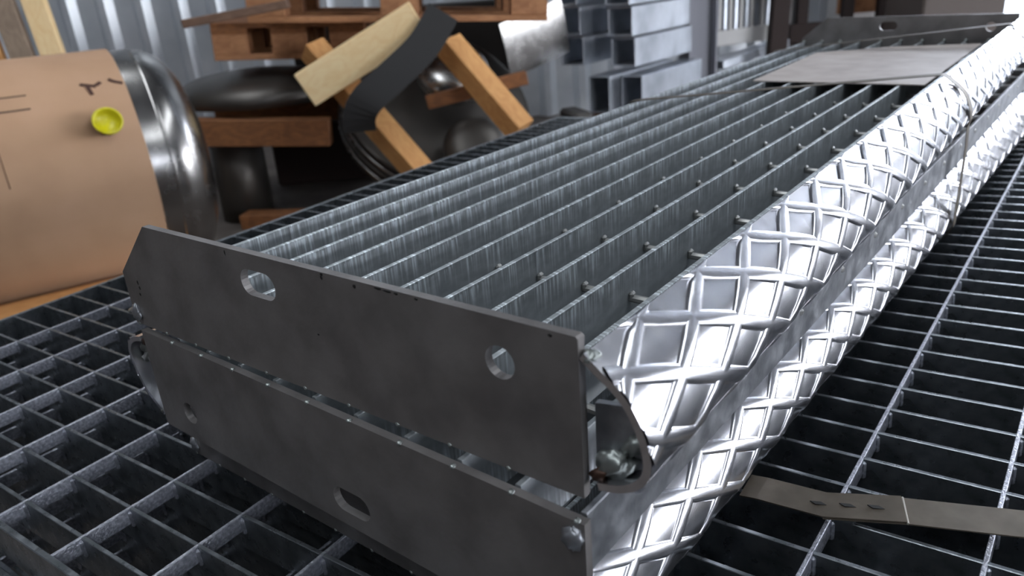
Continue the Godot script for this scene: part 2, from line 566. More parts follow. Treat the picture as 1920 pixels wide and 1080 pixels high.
# flat bar: v = 0 along its upper edge and 1 along its lower edge
func bar_mesh(u0: float) -> ArrayMesh:
	var st := sm()
	st.set_smooth_group(-1)
	var h := Vector3(0.0016, 0.015, LEN / 2 - 0.005)
	var k := 0.0004
	var ring := [Vector2(h.x, -h.y + k), Vector2(h.x, h.y - k), Vector2(h.x - k, h.y), Vector2(-h.x + k, h.y), Vector2(-h.x, h.y - k), Vector2(-h.x, -h.y + k), Vector2(-h.x + k, -h.y), Vector2(h.x - k, -h.y)]
	for i in 8:
		var a: Vector2 = ring[i]
		var b: Vector2 = ring[(i + 1) % 8]
		var va := 0.03 + (h.y - a.y) / (2 * h.y) * 0.94
		var vb := 0.03 + (h.y - b.y) / (2 * h.y) * 0.94
		quad(st, Vector3(a.x, a.y, h.z), Vector3(a.x, a.y, -h.z), Vector3(b.x, b.y, -h.z), Vector3(b.x, b.y, h.z), Vector2(u0, va), Vector2(u0 + LEN, va), Vector2(u0 + LEN, vb), Vector2(u0, vb))
	for z in [h.z, -h.z]:
		for i in range(1, 7):
			var p: Array = [ring[0], ring[i], ring[i + 1]]
			if z < 0:
				p = [ring[0], ring[i + 1], ring[i]]
			tri(st, Vector3(p[0].x, p[0].y, z), Vector3(p[2].x, p[2].y, z), Vector3(p[1].x, p[1].y, z))
	return done(st)

func make_tread(label: String) -> Node3D:
	var t := thing("stair_tread", label, "stair tread", Transform3D.IDENTITY, "stacked stair treads")
	for i in BAR_X.size():
		put("bearing_bar", bar_mesh(i * 0.37), M["bar%d" % (i % 3)], t, Transform3D(Basis.IDENTITY, Vector3(BAR_X[i] + 0.0016, -0.015, -LEN / 2)))
	# cross bars let into the bars, with a drop of zinc at each crossing
	var st := sm()
	var x0 := -0.3015
	var x1 := 0.068
	box(st, Vector3((x0 + x1) / 2, -0.0202, 0), Vector3(x1 - x0, 0.0048, 0.0044), 0.0014)
	for x in BAR_X:
		box(st, Vector3(x + 0.0045, -0.0182, 0), Vector3(0.0034, 0.0052, 0.0056), 0.0016)
	var rodm := done(st)
	for n in range(-1, 15):
		put("cross_bar", rodm, M.rod, t, Transform3D(Basis.IDENTITY, Vector3(0, 0, -0.167 - n * 0.0822)))
	put("end_plate", plate_mesh(-0.0045, 0.0), M.plate, t)
	put("end_plate", plate_mesh(-LEN, -LEN + 0.0045), M.plate, t)
	var prof := nose_profile()
	var nose := put("nosing", nose_mesh(prof, 0.0034), M.nose, t)
	for r in rib_meshes(prof):
		put("raised_rib", r, M.nose, nose)
	# closing piece inside the nosing, and its weld
	st = sm()
	extrude(st, PackedVector2Array([Vector2(0.0478, -0.0195), Vector2(0.062, -0.0172), Vector2(0.070, -0.0125), Vector2(0.0742, -0.003), Vector2(0.0725, 0.006), Vector2(0.0690, 0.0140), Vector2(0.0478, 0.0105)]), -0.013, -0.010)
	put("nosing_stop", done(st), M.zinc, t)
	var w := put("weld_bead", blob(Vector3(0.0095, 0.0062, 0.005), 4, 0.35, 9), M.weld, t, Transform3D(Basis(Vector3.BACK, 0.5), Vector3(0.0575, -0.0135, -0.0075)))
	put("burn_mark", blob(Vector3(0.0042, 0.0024, 0.0022), 8, 0.4, 6), M.burnt, w, Transform3D(Basis.IDENTITY, Vector3(-0.006, -0.001, 0.0042)))
	put("weld_bead", blob(Vector3(0.0065, 0.0035, 0.004), 6, 0.35, 8), M.weld, t, Transform3D(Basis(Vector3.BACK, 0.7), Vector3(0.0665, -0.0015, -0.0085)))
	put("weld_bead", blob(Vector3(0.0036, 0.0028, 0.004), 12, 0.3, 7), M.weld, t, Transform3D(Basis.IDENTITY, Vector3(0.0510, 0.0345, -0.0035)))
	put("weld_bead", blob(Vector3(0.0048, 0.0056, 0.0026), 31, 0.3, 9), M.zinc, t, Transform3D(Basis.IDENTITY, Vector3(-0.2962, -0.0205, 0.0006)))
	var bead := blob(Vector3(0.0016, 0.0012, 0.0016), 17, 0.3, 5)
	for x in BAR_X:
		put("weld_bead", bead, M.weld, t, Transform3D(Basis.IDENTITY, Vector3(x + 0.002, -0.0288, -0.0008)))
		put("weld_bead", bead, M.weld, t, Transform3D(Basis.from_scale(Vector3(2, 2, 1.6)), Vector3(x + 0.002, 0.0012, -LEN + 0.006)))
	return t

# ---------------------------------------------------------------- ground grating panel (local: x along its bars, -z across them; top at y = 0)
func make_panel(label: String, xf: Transform3D, xmin: float, xmax: float, z_front: float, n_bars: int, px: float, i0: int, i1: int, stuff := false) -> Node3D:
	var t := thing("grating_panel", label, "grating", xf, "stacked grating panels")
	var pz := 0.0343
	var zb := -(n_bars - 1) * pz - 0.012
	var bar := box_mesh(Vector3(xmax - xmin, 0.030, 0.0030), 0.0004)
	for j in n_bars:
		put("bearing_bar", bar, M.grate, t, Transform3D(Basis.IDENTITY, Vector3((xmin + xmax) / 2, -0.015, -j * pz)))
	var st := sm()
	box(st, Vector3(0, -0.0062, (z_front + zb) / 2), Vector3(0.0026, 0.0120, z_front - zb), 0.0004)
	for j in n_bars:
		box(st, Vector3(0.0008, -0.0085, -j * pz + 0.0020), Vector3(0.0048, 0.0130, 0.0030), 0.0012)
	var cb := done(st)
	for i in range(i0, i1 + 1):
		put("cross_bar", cb, M.cross, t, Transform3D(Basis.IDENTITY, Vector3(i * px, 0.0003, 0)))
	var e := box_mesh(Vector3(xmax - xmin + 0.006, 0.031, 0.0045), 0.0006)
	put("edge_bar", e, M.grate, t, Transform3D(Basis.IDENTITY, Vector3((xmin + xmax) / 2, -0.0150, z_front)))
	put("edge_bar", e, M.grate, t, Transform3D(Basis.IDENTITY, Vector3((xmin + xmax) / 2, -0.0150, zb)))
	e = box_mesh(Vector3(0.0045, 0.031, z_front - zb), 0.0006)
	put("edge_bar", e, M.grate, t, Transform3D(Basis.IDENTITY, Vector3(xmin, -0.0150, (z_front + zb) / 2)))
	put("edge_bar", e, M.grate, t, Transform3D(Basis.IDENTITY, Vector3(xmax, -0.0150, (z_front + zb) / 2)))
	return t

# ---------------------------------------------------------------- timber
func timber(called: String, label: String, category: String, a: Vector3, b: Vector3, w: float, h: float, m: Material, up := Vector3.UP, group := "") -> Node3D:
	var o := put(called, box_mesh(Vector3((b - a).length(), h, w), 0.003, Vector3((b - a).length() / 2, 0, 0)), m, self, along(a, b, up))
	tag(o, label, category, group)
	return o

func pallet(label: String, xf: Transform3D, w: float, dp: float, m: Material, m2: Material) -> void:
	var t := thing("wooden_pallet", label, "pallet", xf, "wooden pallets")
	var bt := 0.022
	for z in [0.05, dp / 2, dp - 0.05]:
		put("bottom_board", box_mesh(Vector3(w, bt, 0.10), 0.002), m, t, Transform3D(Basis.IDENTITY, Vector3(w / 2, bt / 2, -z)))
		for x in [0.07, w / 2, w - 0.07]:
			put("block", box_mesh(Vector3(0.14, 0.078, 0.10), 0.003), m, t, Transform3D(Basis.IDENTITY, Vector3(x, bt + 0.039, -z)))
	for x in [0.07, w / 2, w - 0.07]:
		put("stringer_board", box_mesh(Vector3(0.14, bt, dp), 0.002), m2, t, Transform3D(Basis.IDENTITY, Vector3(x, bt + 0.078 + bt / 2, -dp / 2)))
	for i in 7:
		put("deck_board", box_mesh(Vector3(w, bt, 0.095), 0.002), m2, t, Transform3D(Basis.IDENTITY, Vector3(w / 2, 2 * bt + 0.078 + bt / 2, -0.05 - i * (dp - 0.10) / 6)))

func dish(called: String, label: String, at: Vector3, axis: Vector3, r: float, depth: float, m: Material, group := "") -> void:
	# dished head: rim at local x = 0, crown at +x
	var st := sm()
	var pf := PackedVector2Array()
	pf.append(Vector2(-0.03, r))
	for i in 13:
		var a := PI / 2 * i / 12
		pf.append(Vector2(depth * sin(a), r * pow(max(cos(a), 0.0), 0.75)))
	lathe(st, pf, 48)
	var pin := PackedVector2Array()
	for q in pf:
		pin.append(Vector2(q.x - 0.006 if q.x > 0.0 else q.x, max(q.y - 0.006, 0.0)))
	lathe(st, pin, 48, 0.0, TAU, true)
	st.set_smooth_group(-1)
	lathe(st, PackedVector2Array([Vector2(-0.03, r - 0.006), Vector2(-0.03, r)]), 48)
	var o := put(called, done(st), m, self, along(at, at + axis, Vector3.UP if abs(axis.normalized().y) < 0.95 else Vector3.BACK))
	tag(o, label, "dished head", group)

# square tube open at both ends, from a to b
func tube(called: String, label: String, a: Vector3, b: Vector3, w: float, h: float, th: float, m: Material, group: String) -> void:
	var l := (b - a).length()
	var st := sm()
	box(st, Vector3(l / 2, h / 2 - th / 2, 0), Vector3(l, th, w), 0.001)
	box(st, Vector3(l / 2, -h / 2 + th / 2, 0), Vector3(l, th, w), 0.001)
	box(st, Vector3(l / 2, 0, w / 2 - th / 2), Vector3(l, h - 2 * th, th), 0.001)
	box(st, Vector3(l / 2, 0, -w / 2 + th / 2), Vector3(l, h - 2 * th, th), 0.001)
	var o := put(called, done(st), m, self, along(a, b))
	tag(o, label, "metal tube", group)

# ================================================================ scene
func _ready() -> void:
	rng.seed = 7
	# ---- camera
	var cam := Camera3D.new()
	cam.name = "camera"
	cam.fov = FOV
	cam.near = 0.02
	cam.far = 200.0
	cam.transform = Transform3D(Basis(Vector3.UP, YAW) * Basis(Vector3.RIGHT, PITCH) * Basis(Vector3.BACK, ROLL), CAM)
	var lens := CameraAttributesPhysical.new()
	lens.frustum_focal_length = 12.0 / tan(deg_to_rad(FOV / 2))
	lens.frustum_focus_distance = 0.44
	lens.frustum_near = 0.02
	lens.frustum_far = 200.0
	lens.exposure_aperture = 13.0
	cam.attributes = lens
	add_child(cam)
	cam.current = true
	# ---- sky and exposure
	var env := Environment.new()
	env.background_mode = Environment.BG_SKY
	var sky := Sky.new()
	var sk := ProceduralSkyMaterial.new()
	sk.sky_top_color = Color(0.82, 0.88, 0.97)
	sk.sky_horizon_color = Color(0.97, 0.97, 0.98)
	sk.ground_bottom_color = Color(0.55, 0.54, 0.52)
	sk.ground_horizon_color = Color(0.85, 0.85, 0.85)
	sk.sky_energy_multiplier = 3.2
	sk.ground_energy_multiplier = 2.0
	sky.sky_material = sk
	env.sky = sky
	env.tonemap_mode = Environment.TONE_MAPPER_LINEAR
	env.tonemap_exposure = 1.15
	env.sdfgi_enabled = true
	env.ssao_enabled = true
	env.ssil_enabled = true
	var we := WorldEnvironment.new()
	we.name = "world_environment"
	we.environment = env
	add_child(we)
	# ---- translucent roof lights of the hall: a glowing pane and an area light of its size just below it
	for i in ROOF.size():
		var q: Array = ROOF[i]
		var l := AreaLight3D.new()
		l.name = "roof_light_%d" % (i + 1)
		l.area_size = Vector2(q[2], q[3])
		l.light_energy = 9.0
		l.light_color = Color(0.95, 0.975, 1.0)
		l.shadow_enabled = true
		l.area_range = 40.0
		l.area_attenuation = 2.0
		add_child(l)
		l.transform = Transform3D(Basis(Vector3.UP, YAW) * Basis(Vector3.RIGHT, -PI / 2), P(q[0], 3.86, q[1]))

	materials()
	build_room()
	build_stack()
	build_background()

func build_room() -> void:
	var u0 := -4.2
	var u1 := 11.0
	var d0 := -4.5
	var d1 := 5.2
	var top := 4.0
	var th := 0.2
	var g0 := 2.85
	var g1 := 6.2
	var r0 := -1.0
	var r1 := 5.0
	var gh := 1.65
	var f0 := 3.6
	var f1 := 9.0
	var slab := func(called: String, ua: float, ub: float, ya: float, yb: float, da: float, db: float, m: Material) -> void:
		var o := put(called, box_mesh(Vector3(ub - ua, yb - ya, db - da)), m, self, PX((ua + ub) / 2, (ya + yb) / 2, (da + db) / 2))
		structure(o)
	slab.call("floor", u0, u1, FLOOR_Y - 0.2, FLOOR_Y, d0, d1, M.tin)
	slab.call("ceiling", u0, u1, top, top + th, d0, d1, M.plaster)
	slab.call("wall_left", u0 - th, u0, FLOOR_Y, top, d0, d1, M.plaster)
	# side wall with a wide loading opening of the same height
	slab.call("wall_right", u1, u1 + th, gh, top, d0, d1 + th, M.plaster)
	slab.call("wall_right_pier", u1, u1 + th, FLOOR_Y, gh, d0, r0, M.plaster)
	slab.call("wall_right_end", u1, u1 + th, FLOOR_Y, gh, r1, d1 + th, M.plaster)
	# wall behind the camera, with a gateway towards the side
	slab.call("wall_front", u0, f0, FLOOR_Y, top, d0 - th, d0, M.plaster)
	slab.call("wall_front_lintel", f0, f1, gh, top, d0 - th, d0, M.plaster)
	slab.call("wall_front_pier", f1, u1, FLOOR_Y, top, d0 - th, d0, M.plaster)
	# back wall in corrugated steel sheet, with an open gateway
	slab.call("wall_back", u0, g0, FLOOR_Y, top, d1 + 0.05, d1 + th, M.plaster)
	slab.call("wall_back_lintel", g0, u1, gh, top, d1 + 0.05, d1 + th, M.plaster)
	slab.call("wall_back_pier", g1, u1, FLOOR_Y, gh, d1 + 0.05, d1 + th, M.plaster)
	var st := sm()
	st.set_smooth_group(-1)
	var u := u0
	while u < g0 - 0.01:
		var p := [[0.0, 0.0], [0.11, 0.0], [0.15, 0.045], [0.19, 0.045], [0.23, 0.0]]
		for i in 4:
			var a := Vector3(u + p[i][0], 0, p[i][1])
			var b := Vector3(u + p[i + 1][0], 0, p[i + 1][1])
			var y0 := Vector3(0, FLOOR_Y, 0)
			var y1 := Vector3(0, top, 0)
			quad(st, a + y0, b + y0, b + y1, a + y1)
		u += 0.23
	var cs := put("wall_back_cladding", done(st), M.corrugated, self, PX(0, 0, d1))
	structure(cs)
	# concrete yard outside the gateway
	slab.call("ground", g0 - 6.0, u1 + 25.0, FLOOR_Y - 0.45, FLOOR_Y - 0.25, -20.0, d1 + 25.0, M.apron)

	for i in ROOF.size():
		var q: Array = ROOF[i]
		var o := put("window_%d" % (i + 1), box_mesh(Vector3(q[2], 0.04, q[3])), M.roof_pane, self, PX(q[0], top - 0.08, q[1]))
		structure(o)

func build_stack() -> void:
	# three treads: top one upside down, the middle one upright and turned round, the lowest upside down again
	var a := make_tread("topmost galvanised stair tread, a slot and a round hole in its dark end plate")
	var b: Node3D = a.duplicate()
	b.name = numbered("stair_tread")
	add_child(b)
	b.transform = Transform3D(Basis(Vector3.UP, -0.0235) * Basis(Vector3.BACK, PI), Vector3(-0.2485, -0.062, 0.0025))
	tag(b, "middle stair tread of the stack, its flat grey back bar showing under the top nosing", "stair tread", "stacked stair treads")
	b.get_child(0).material_override = M.zinc
	var c: Node3D = a.duplicate()
	c.name = numbered("stair_tread")
	add_child(c)
	c.transform = Transform3D(Basis(Vector3.UP, -0.040) * Basis(Vector3.BACK, 0.040) * Basis(Vector3.RIGHT, 0.003) * Basis.from_scale(Vector3(1, 1, 0.970)), Vector3(-0.028, -0.1155, -0.014))
	tag(c, "lowest stair tread of the stack, its bright chequered nosing lying on the grating", "stair tread", "stacked stair treads")
	# specks of dross and scuffs on the front of the topmost end plate
	var speck := blob(Vector3(0.0011, 0.0009, 0.0004), 41, 0.4, 5)
	for q in [[-0.096, 0.0423, 1.0, 0.8], [-0.0964, 0.0406, 0.8, 1.2], [-0.0733, 0.0404, 1.0, 1.0], [-0.0575, 0.0424, 2.2, 0.7], [-0.0515, 0.0422, 2.4, 0.6], [-0.0462, 0.0421, 1.2, 0.6], [-0.034, 0.0420, 1.0, 0.6], [0.0353, 0.0412, 1.0, 0.7], [-0.1756, 0.0404, 0.4, 1.6], [-0.2853, 0.0024, 0.7, 1.6], [-0.2845, -0.0011, 0.8, 1.3], [-0.2862, -0.0059, 0.9, 1.2], [-0.1069, 0.0079, 0.7, 0.6]]:
		put("dross_speck", speck, M.dark, a.get_node("end_plate"), Transform3D(Basis.from_scale(Vector3(q[2], q[3], 1.0)), Vector3(q[0], q[1], 0.0)))
	put("zinc_drip", blob(Vector3(0.0075, 0.0022, 0.0024), 33, 0.2, 7), M.weld, a, Transform3D(Basis(Vector3.BACK, 0.35), Vector3(-0.3045, -0.0215, -0.0015)))
	for k in c.get_children():
		if String(k.name).begins_with("end_plate"):
			k.mesh = plate_mesh(-0.0045, 0.0, -0.222) if k.get_index() == c.get_node("end_plate").get_index() else plate_mesh(-LEN, -LEN + 0.0045, -0.222)
	# panels underneath
	var lx := Transform3D(Basis(Vector3.UP, 0.0487) * Basis(Vector3.BACK, 0.0119), Vector3(-0.3855, -0.1593, 0.0751))
	make_panel("galvanised grating panel beside the cardboard-wrapped tank, its corner under the near end of the treads", lx, -0.402, 0.345, 0.0225, 42, 0.0792, -4, 4)
	var lx2 := Transform3D(Basis(Vector3.UP, 0.0440) * Basis(Vector3.BACK, 0.0119), Vector3(-0.3500, -0.1960, 0.0650))
	make_panel("second grating panel seen through the mesh beside the cardboard-wrapped tank", lx2, -0.440, 0.310, 0.0400, 42, 0.0792, -5, 3)
	var rx := Transform3D(Basis(Vector3.UP, -0.0046) * Basis(Vector3.BACK, 0.0549), Vector3(0.0991, -0.1389, -0.1437 + 0.0343 * 9))
	make_panel("wide galvanised grating panel with the loose steel strap lying across it", rx, -0.068, 0.98, 0.022, 62, 0.0783, -1, 12)
	var rx2 := Transform3D(Basis(Vector3.UP, -0.0100) * Basis(Vector3.BACK, 0.0549), Vector3(0.1250, -0.1760, -0.1437 + 0.0343 * 9 - 0.015))
	make_panel("lower grating panel showing dark through the wide mesh under the loose strap", rx2, -0.125, 0.96, 0.022, 62, 0.0783, -1, 12)
	for k in 3:
		var la := Transform3D(Basis(Vector3.UP, 0.0440 + 0.006 * (k - 1)) * Basis(Vector3.BACK, 0.0119), Vector3(-0.370 + 0.012 * k, -0.231 - 0.035 * k, 0.060 + 0.011 * k))
		make_panel("%s grating panel of the stack beside the cardboard-wrapped tank, deep in its shade" % ["third", "fourth", "fifth"][k], la, -0.420, 0.330, 0.0300, 42, 0.0792, -5, 3)
		var ra := Transform3D(Basis(Vector3.UP, -0.008 + 0.004 * k) * Basis(Vector3.BACK, 0.0549), Vector3(0.1100 + 0.02 * k, -0.2130 - 0.035 * k, -0.1437 + 0.0343 * 9 - 0.008 * k))
		make_panel("%s grating panel of the stack under the loose strap, deep in its shade" % ["third", "fourth", "fifth"][k], ra, -0.110, 0.96, 0.022, 62, 0.0783, -1, 12)
	# sheet lying on the bars of the top tread
	var st := sm()
	var ring := PackedVector2Array([Vector2(-0.214, 0.866), Vector2(0.004, 0.862), Vector2(0.006, 1.300), Vector2(-0.120, 1.262), Vector2(-0.222, 1.180)])
	extrude(st, ring, 0.0, 0.0012)
	var sh := put("cover_sheet", done(st), M.sheet, self, Transform3D(Basis(Vector3.RIGHT, Vector3(0, 0, -1), Vector3.UP), Vector3(0, 0.0006, 0)))
	tag(sh, "taupe sheet lying flat on the bars of the top tread near its far end", "sheet")
	# straps round the stack
	strap_round(-0.687, 0.016, "steel strap tied round the treads in front of the taupe sheet")
	strap_round(-1.215, 0.014, "steel strap tied round the treads at the far edge of the taupe sheet")
	# loose strap on the right-hand panel
	var y := func(x: float) -> float: return -0.1445 + 0.0549 * x + 0.0035
	var line := [Vector2(0.050, -0.1775), Vector2(0.060, -0.178), Vector2(0.097, -0.1785), Vector2(0.136, -0.1928), Vector2(0.1925, -0.2131), Vector2(0.26, -0.236), Vector2(0.36, -0.262)]
	var lift := [0.0, 0.0008, 0.0016, 0.003, 0.001, 0.0, 0.0]
	var root := thing("loose_strap", "flat brown steel strap with three punched marks lying across the wide grating", "strap", Transform3D(Basis.IDENTITY, Vector3(0.136, y.call(0.136), -0.1928)))
	var o := Vector3(0.136, y.call(0.136), -0.1928)
	var mk := func(from: int, to: int, dy: float) -> ArrayMesh:
		var pts := []
		var sd := []
		var up := []
		for i in range(from, to + 1):
			var q: Vector2 = line[i]
			pts.append(Vector3(q.x, y.call(q.x) + lift[i] + dy, q.y) - o)
			var d2: Vector2 = (line[min(i + 1, line.size() - 1)] - line[max(i - 1, 0)]).normalized()
			sd.append(Vector3(d2.y, 0, -d2.x))
			up.append(Vector3.UP)
		var s2 := sm()
		band(s2, pts, sd, up, 0.0232, 0.0008)
		return done(s2)
	put("strap_end", mk.call(0, 3, 0.0012), M.strap, root)
	put("strap_tail", mk.call(2, 6, 0.0), M.strap, root)
	put("cut_edge", box_mesh(Vector3(0.0012, 0.0016, 0.0234), 0.0003), M.strap_edge, root, Transform3D(Basis(Vector3.UP, 0.33), Vector3(0.0006, 0.0040, 0)))
	for q in [Vector2(0.0935, -0.1775), Vector2(0.1085, -0.1825), Vector2(0.1225, -0.1875)]:
		st = sm()
		extrude(st, PackedVector2Array([Vector2(-0.0046, -0.0006), Vector2(-0.001, -0.0020), Vector2(0.0046, 0.0004), Vector2(0.001, 0.0018)]), -0.0002, 0.0004)
		var yy: float = y.call(q.x) + lerpf(0.0016, 0.003, clamp((q.x - 0.097) / 0.039, 0.0, 1.0)) + 0.0021
		put("punched_mark", done(st), M.dark, root, Transform3D(Basis(Vector3.UP, 0.0) * Basis(Vector3.RIGHT, Vector3(0, 0, -1), Vector3.UP), Vector3(q.x, yy, q.y) - o))
	# timbers carrying the panels
	for z in [-0.05, -0.65, -1.25]:
		timber("timber_bearer", "squared timber standing under the grating panels at %s" % ["their near end", "mid length", "their far end"][int((-z) / 0.6 + 0.2)], "timber", Vector3(-0.78, -0.55, z), Vector3(-0.02, -0.55, z), 0.12, 0.40, M.wood_old, Vector3.UP, "bearers under the gratings")

func strap_round(z: float, w: float, label: String) -> void:
	var prof := nose_profile()
	var cx := -0.028 + 0.040 * -z
	var path: Array[Vector2] = [Vector2(-0.337, -0.10), Vector2(-0.336, -0.048), Vector2(-0.3045, 0.0006), Vector2(-0.298, 0.0014), Vector2(0.0490, 0.0394)]
	for i in range(1, 26, 3):
		var t := (prof[i + 1] - prof[i - 1]).normalized()
		path.append(prof[i] + Vector2(-t.y, t.x) * 0.0026)
	path.append(Vector2(0.0795 if z > -1.0 else 0.087, -0.031))
	path.append(Vector2(max(cx + 0.0800, 0.0795), -0.117))
	path.append(Vector2(max(cx + 0.0800, 0.0795) - 0.006, -0.130))
	var pts := []
	var sd := []
	var up := []
	for i in path.size():
		pts.append(Vector3(path[i].x, path[i].y, 0))
		var t := (path[min(i + 1, path.size() - 1)] - path[max(i - 1, 0)]).normalized()
		sd.append(Vector3(0, 0, 1))
		up.append(Vector3(-t.y, t.x, 0))
	var st := sm()
	band(st, pts, sd, up, w, 0.0007)
	var o := put("tie_strap", done(st), M.strap, self, Transform3D(Basis.IDENTITY, Vector3(0, 0, z)))
	tag(o, label, "strap", "straps round the treads")

func build_background() -> void:
	build_tank()
	# boards leaning behind the tank
	timber("leaning_board", "orange-brown board leaning behind the tank at the picture's corner", "board", P(-1.72, -0.75, 2.86), P(-2.10, 1.2, 3.25), 0.03, 0.10, M.wood_orange, P(0.3, 0, 0) - P(0, 0, 0), "boards leaning behind the tank")
	timber("leaning_board", "weathered grey board leaning behind the tank between two others", "board", P(-1.61, -0.75, 2.86), P(-1.97, 1.2, 3.25), 0.03, 0.085, M.wood_grey, P(0.3, 0, 0) - P(0, 0, 0), "boards leaning behind the tank")
	timber("leaning_board", "pale tan board leaning behind the tank, next to the corrugated wall", "board", P(-1.50, -0.75, 2.86), P(-1.85, 1.2, 3.25), 0.03, 0.085, M.wood_pale, P(0.3, 0, 0) - P(0, 0, 0), "boards leaning behind the tank")
	# pallets
	var pb := Basis(Vector3.UP, YAW + 0.06) * Basis(Vector3.BACK, -0.070)
	pallet("upper wooden pallet above the crossed crate beams", Transform3D(pb, P(-0.90, 0.058, 3.02)), 1.12, 0.9, M.wood_pallet, M.wood_brown)
	pallet("lower wooden pallet behind the tank's steel end, under another pallet", Transform3D(Basis(Vector3.UP, YAW + 0.1) * Basis(Vector3.BACK, -0.06), P(-1.12, -0.082, 3.22)), 0.60, 0.8, M.wood_pallet, M.wood_brown)
	timber("broken_board", "splintered grey-brown board sticking out over the lower pallet", "board", P(-1.10, 0.075, 2.93), P(-0.72, 0.115, 2.95), 0.06, 0.03, M.wood_old)
	# dished head on a timber, under the pallets
	dish("dished_head", "dull dark dished steel head lying under the wooden pallets", P(-1.02, -0.232, 3.44), Vector3(0.02, 1, 0.0), 0.355, 0.085, M.dull_steel, "dished heads")
	timber("timber_beam", "thick brown beam carrying the dull dished head", "timber", P(-1.33, -0.328, 3.10), P(-0.68, -0.378, 3.11), 0.08, 0.105, M.wood_brown)
	timber("timber_beam", "far brown beam carrying the dull dished head", "timber", P(-1.33, -0.328, 3.72), P(-0.72, -0.378, 3.74), 0.10, 0.105, M.wood_brown)
	# crate frame: two beams with a pale plank nailed across
	var cr := thing("crate_frame", "broken crate frame of two orange beams with a pale plank nailed across", "crate", Transform3D(Basis.IDENTITY, P(-0.24, -0.50, 2.74)))
	var o := P(-0.24, -0.50, 2.74)
	var upv := P(0.4, 0.45, -0.5) - P(0, 0, 0)
	var beam := func(called: String, p: Vector3, q: Vector3, w: float, h: float, m: Material, u: Vector3) -> void:
		var x := along(p - o, q - o, u)
		put(called, box_mesh(Vector3((q - p).length(), h, w), 0.003, Vector3((q - p).length() / 2, 0, 0)), m, cr, x)
	beam.call("beam", P(-0.675, -0.045, 3.00), P(-0.235, -0.590, 2.76), 0.085, 0.085, M.wood_orange, upv)
	beam.call("beam", P(-0.165, -0.065, 2.96), P(0.080, -0.375, 2.80), 0.085, 0.085, M.wood_orange, upv)
	beam.call("plank", P(-0.690, -0.178, 2.845), P(-0.255, 0.035, 2.885), 0.03, 0.128, M.wood_pale, P(-0.4, 0.8, -0.1) - P(0, 0, 0))
	# dark rubber strip hanging over the frame
	var st := sm()
	var cv := Curve3D.new()
	for q in [[P(-0.165, 0.05, 2.86), 0.0], [P(-0.245, -0.055, 2.82), 0.04], [P(-0.36, -0.145, 2.775), 0.04], [P(-0.455, -0.215, 2.745), 0.04], [P(-0.492, -0.27, 2.75), 0.03], [P(-0.500, -0.325, 2.77), 0.0]]:
		cv.add_point(q[0])
	for i in range(1, 5):
		var t3 := (cv.get_point_position(i + 1) - cv.get_point_position(i - 1)) / 6.0
		cv.set_point_in(i, -t3)
		cv.set_point_out(i, t3)
	var pts := []
	for i in 25:
		pts.append(cv.sample_baked(cv.get_baked_length() * i / 24.0, true))
	var sd := []
	var up := []
	var f := P(0.15, 0.25, -1) - P(0, 0, 0)
	for i in pts.size():
		var t: Vector3 = (pts[min(i + 1, 24)] - pts[max(i - 1, 0)]).normalized()
		sd.append(f.cross(t).normalized())
		up.append(t.cross(f.cross(t).normalized()))
	var org: Vector3 = pts[24]
	for i in pts.size():
		pts[i] -= org
	band(st, pts, sd, up, 0.115, 0.006)
	var rs := put("rubber_strip", done(st), M.rubber, self, Transform3D(Basis.IDENTITY, org))
	tag(rs, "dark rubber strip bent over the crate frame below the pale plank", "rubber strip")
	# nested dished heads standing on edge behind the frame
	for i in 4:
		dish("dished_head", ["outermost", "second", "third", "innermost"][i] + " of the nested grey dished heads standing on edge behind the crate frame", P(-0.25 - i * 0.013, -0.330 - i * 0.030, 3.30 + i * 0.0265), P(0.30, 0.70, -0.62) - P(0, 0, 0), 0.405, 0.02, M.dull_steel if i % 2 == 0 else M.stainless, "nested dished heads")
	dish("dished_head", "bright round dished head showing between the two orange beams", P(-0.17, -0.20, 3.22), P(0.1, 0.75, -0.6) - P(0, 0, 0), 0.15, 0.07, M.stainless, "dished heads")
	timber("timber_beam", "dark brown beam end between the two orange beams", "timber", P(-0.27, -0.275, 2.985), P(0.12, -0.215, 3.02), 0.04, 0.05, M.wood_brown)
	dish("dished_head", "dull grey dished head low between the two orange beams", P(-0.10, -0.47, 3.02), P(0.1, 0.5, -0.8) - P(0, 0, 0), 0.13, 0.06, M.dull_steel, "dished heads")
	# dark crates and a drum in the shade
	var bx := put("dark_crate", box_mesh(Vector3(1.15, 0.78, 0.3), 0.01), M.black_steel, self, PX(-0.50, -0.36, 4.45, 0.05))
	tag(bx, "large dark metal box standing behind the pallets and the crate frame", "box")
	var lb := put("low_box", box_mesh(Vector3(0.85, 0.30, 0.32), 0.01), M.brown_paint, self, PX(-0.72, -0.60, 3.98, 0.08))
	tag(lb, "low dark brown box on the floor under the dished heads", "box")
	st = sm()
	lathe(st, PackedVector2Array([Vector2(0, 0), Vector2(0, 0.11), Vector2(0.33, 0.11), Vector2(0.33, 0)]), 32)
	var dr := put("steel_drum", done(st), M.dull_steel, self, Transform3D(Basis(Vector3.BACK, PI / 2), P(-1.13, -0.75, 3.28)))
	tag(dr, "narrow dark steel drum standing in the shade beside the tank end", "drum")
	timber("offcut", "wooden offcut lying on the floor under the brown beam", "timber", P(-1.10, -0.72, 3.12), P(-0.72, -0.72, 3.05), 0.09, 0.06, M.wood_brown)
	# bright stainless sheet leaning
	st = sm()
	st.set_smooth_group(0)
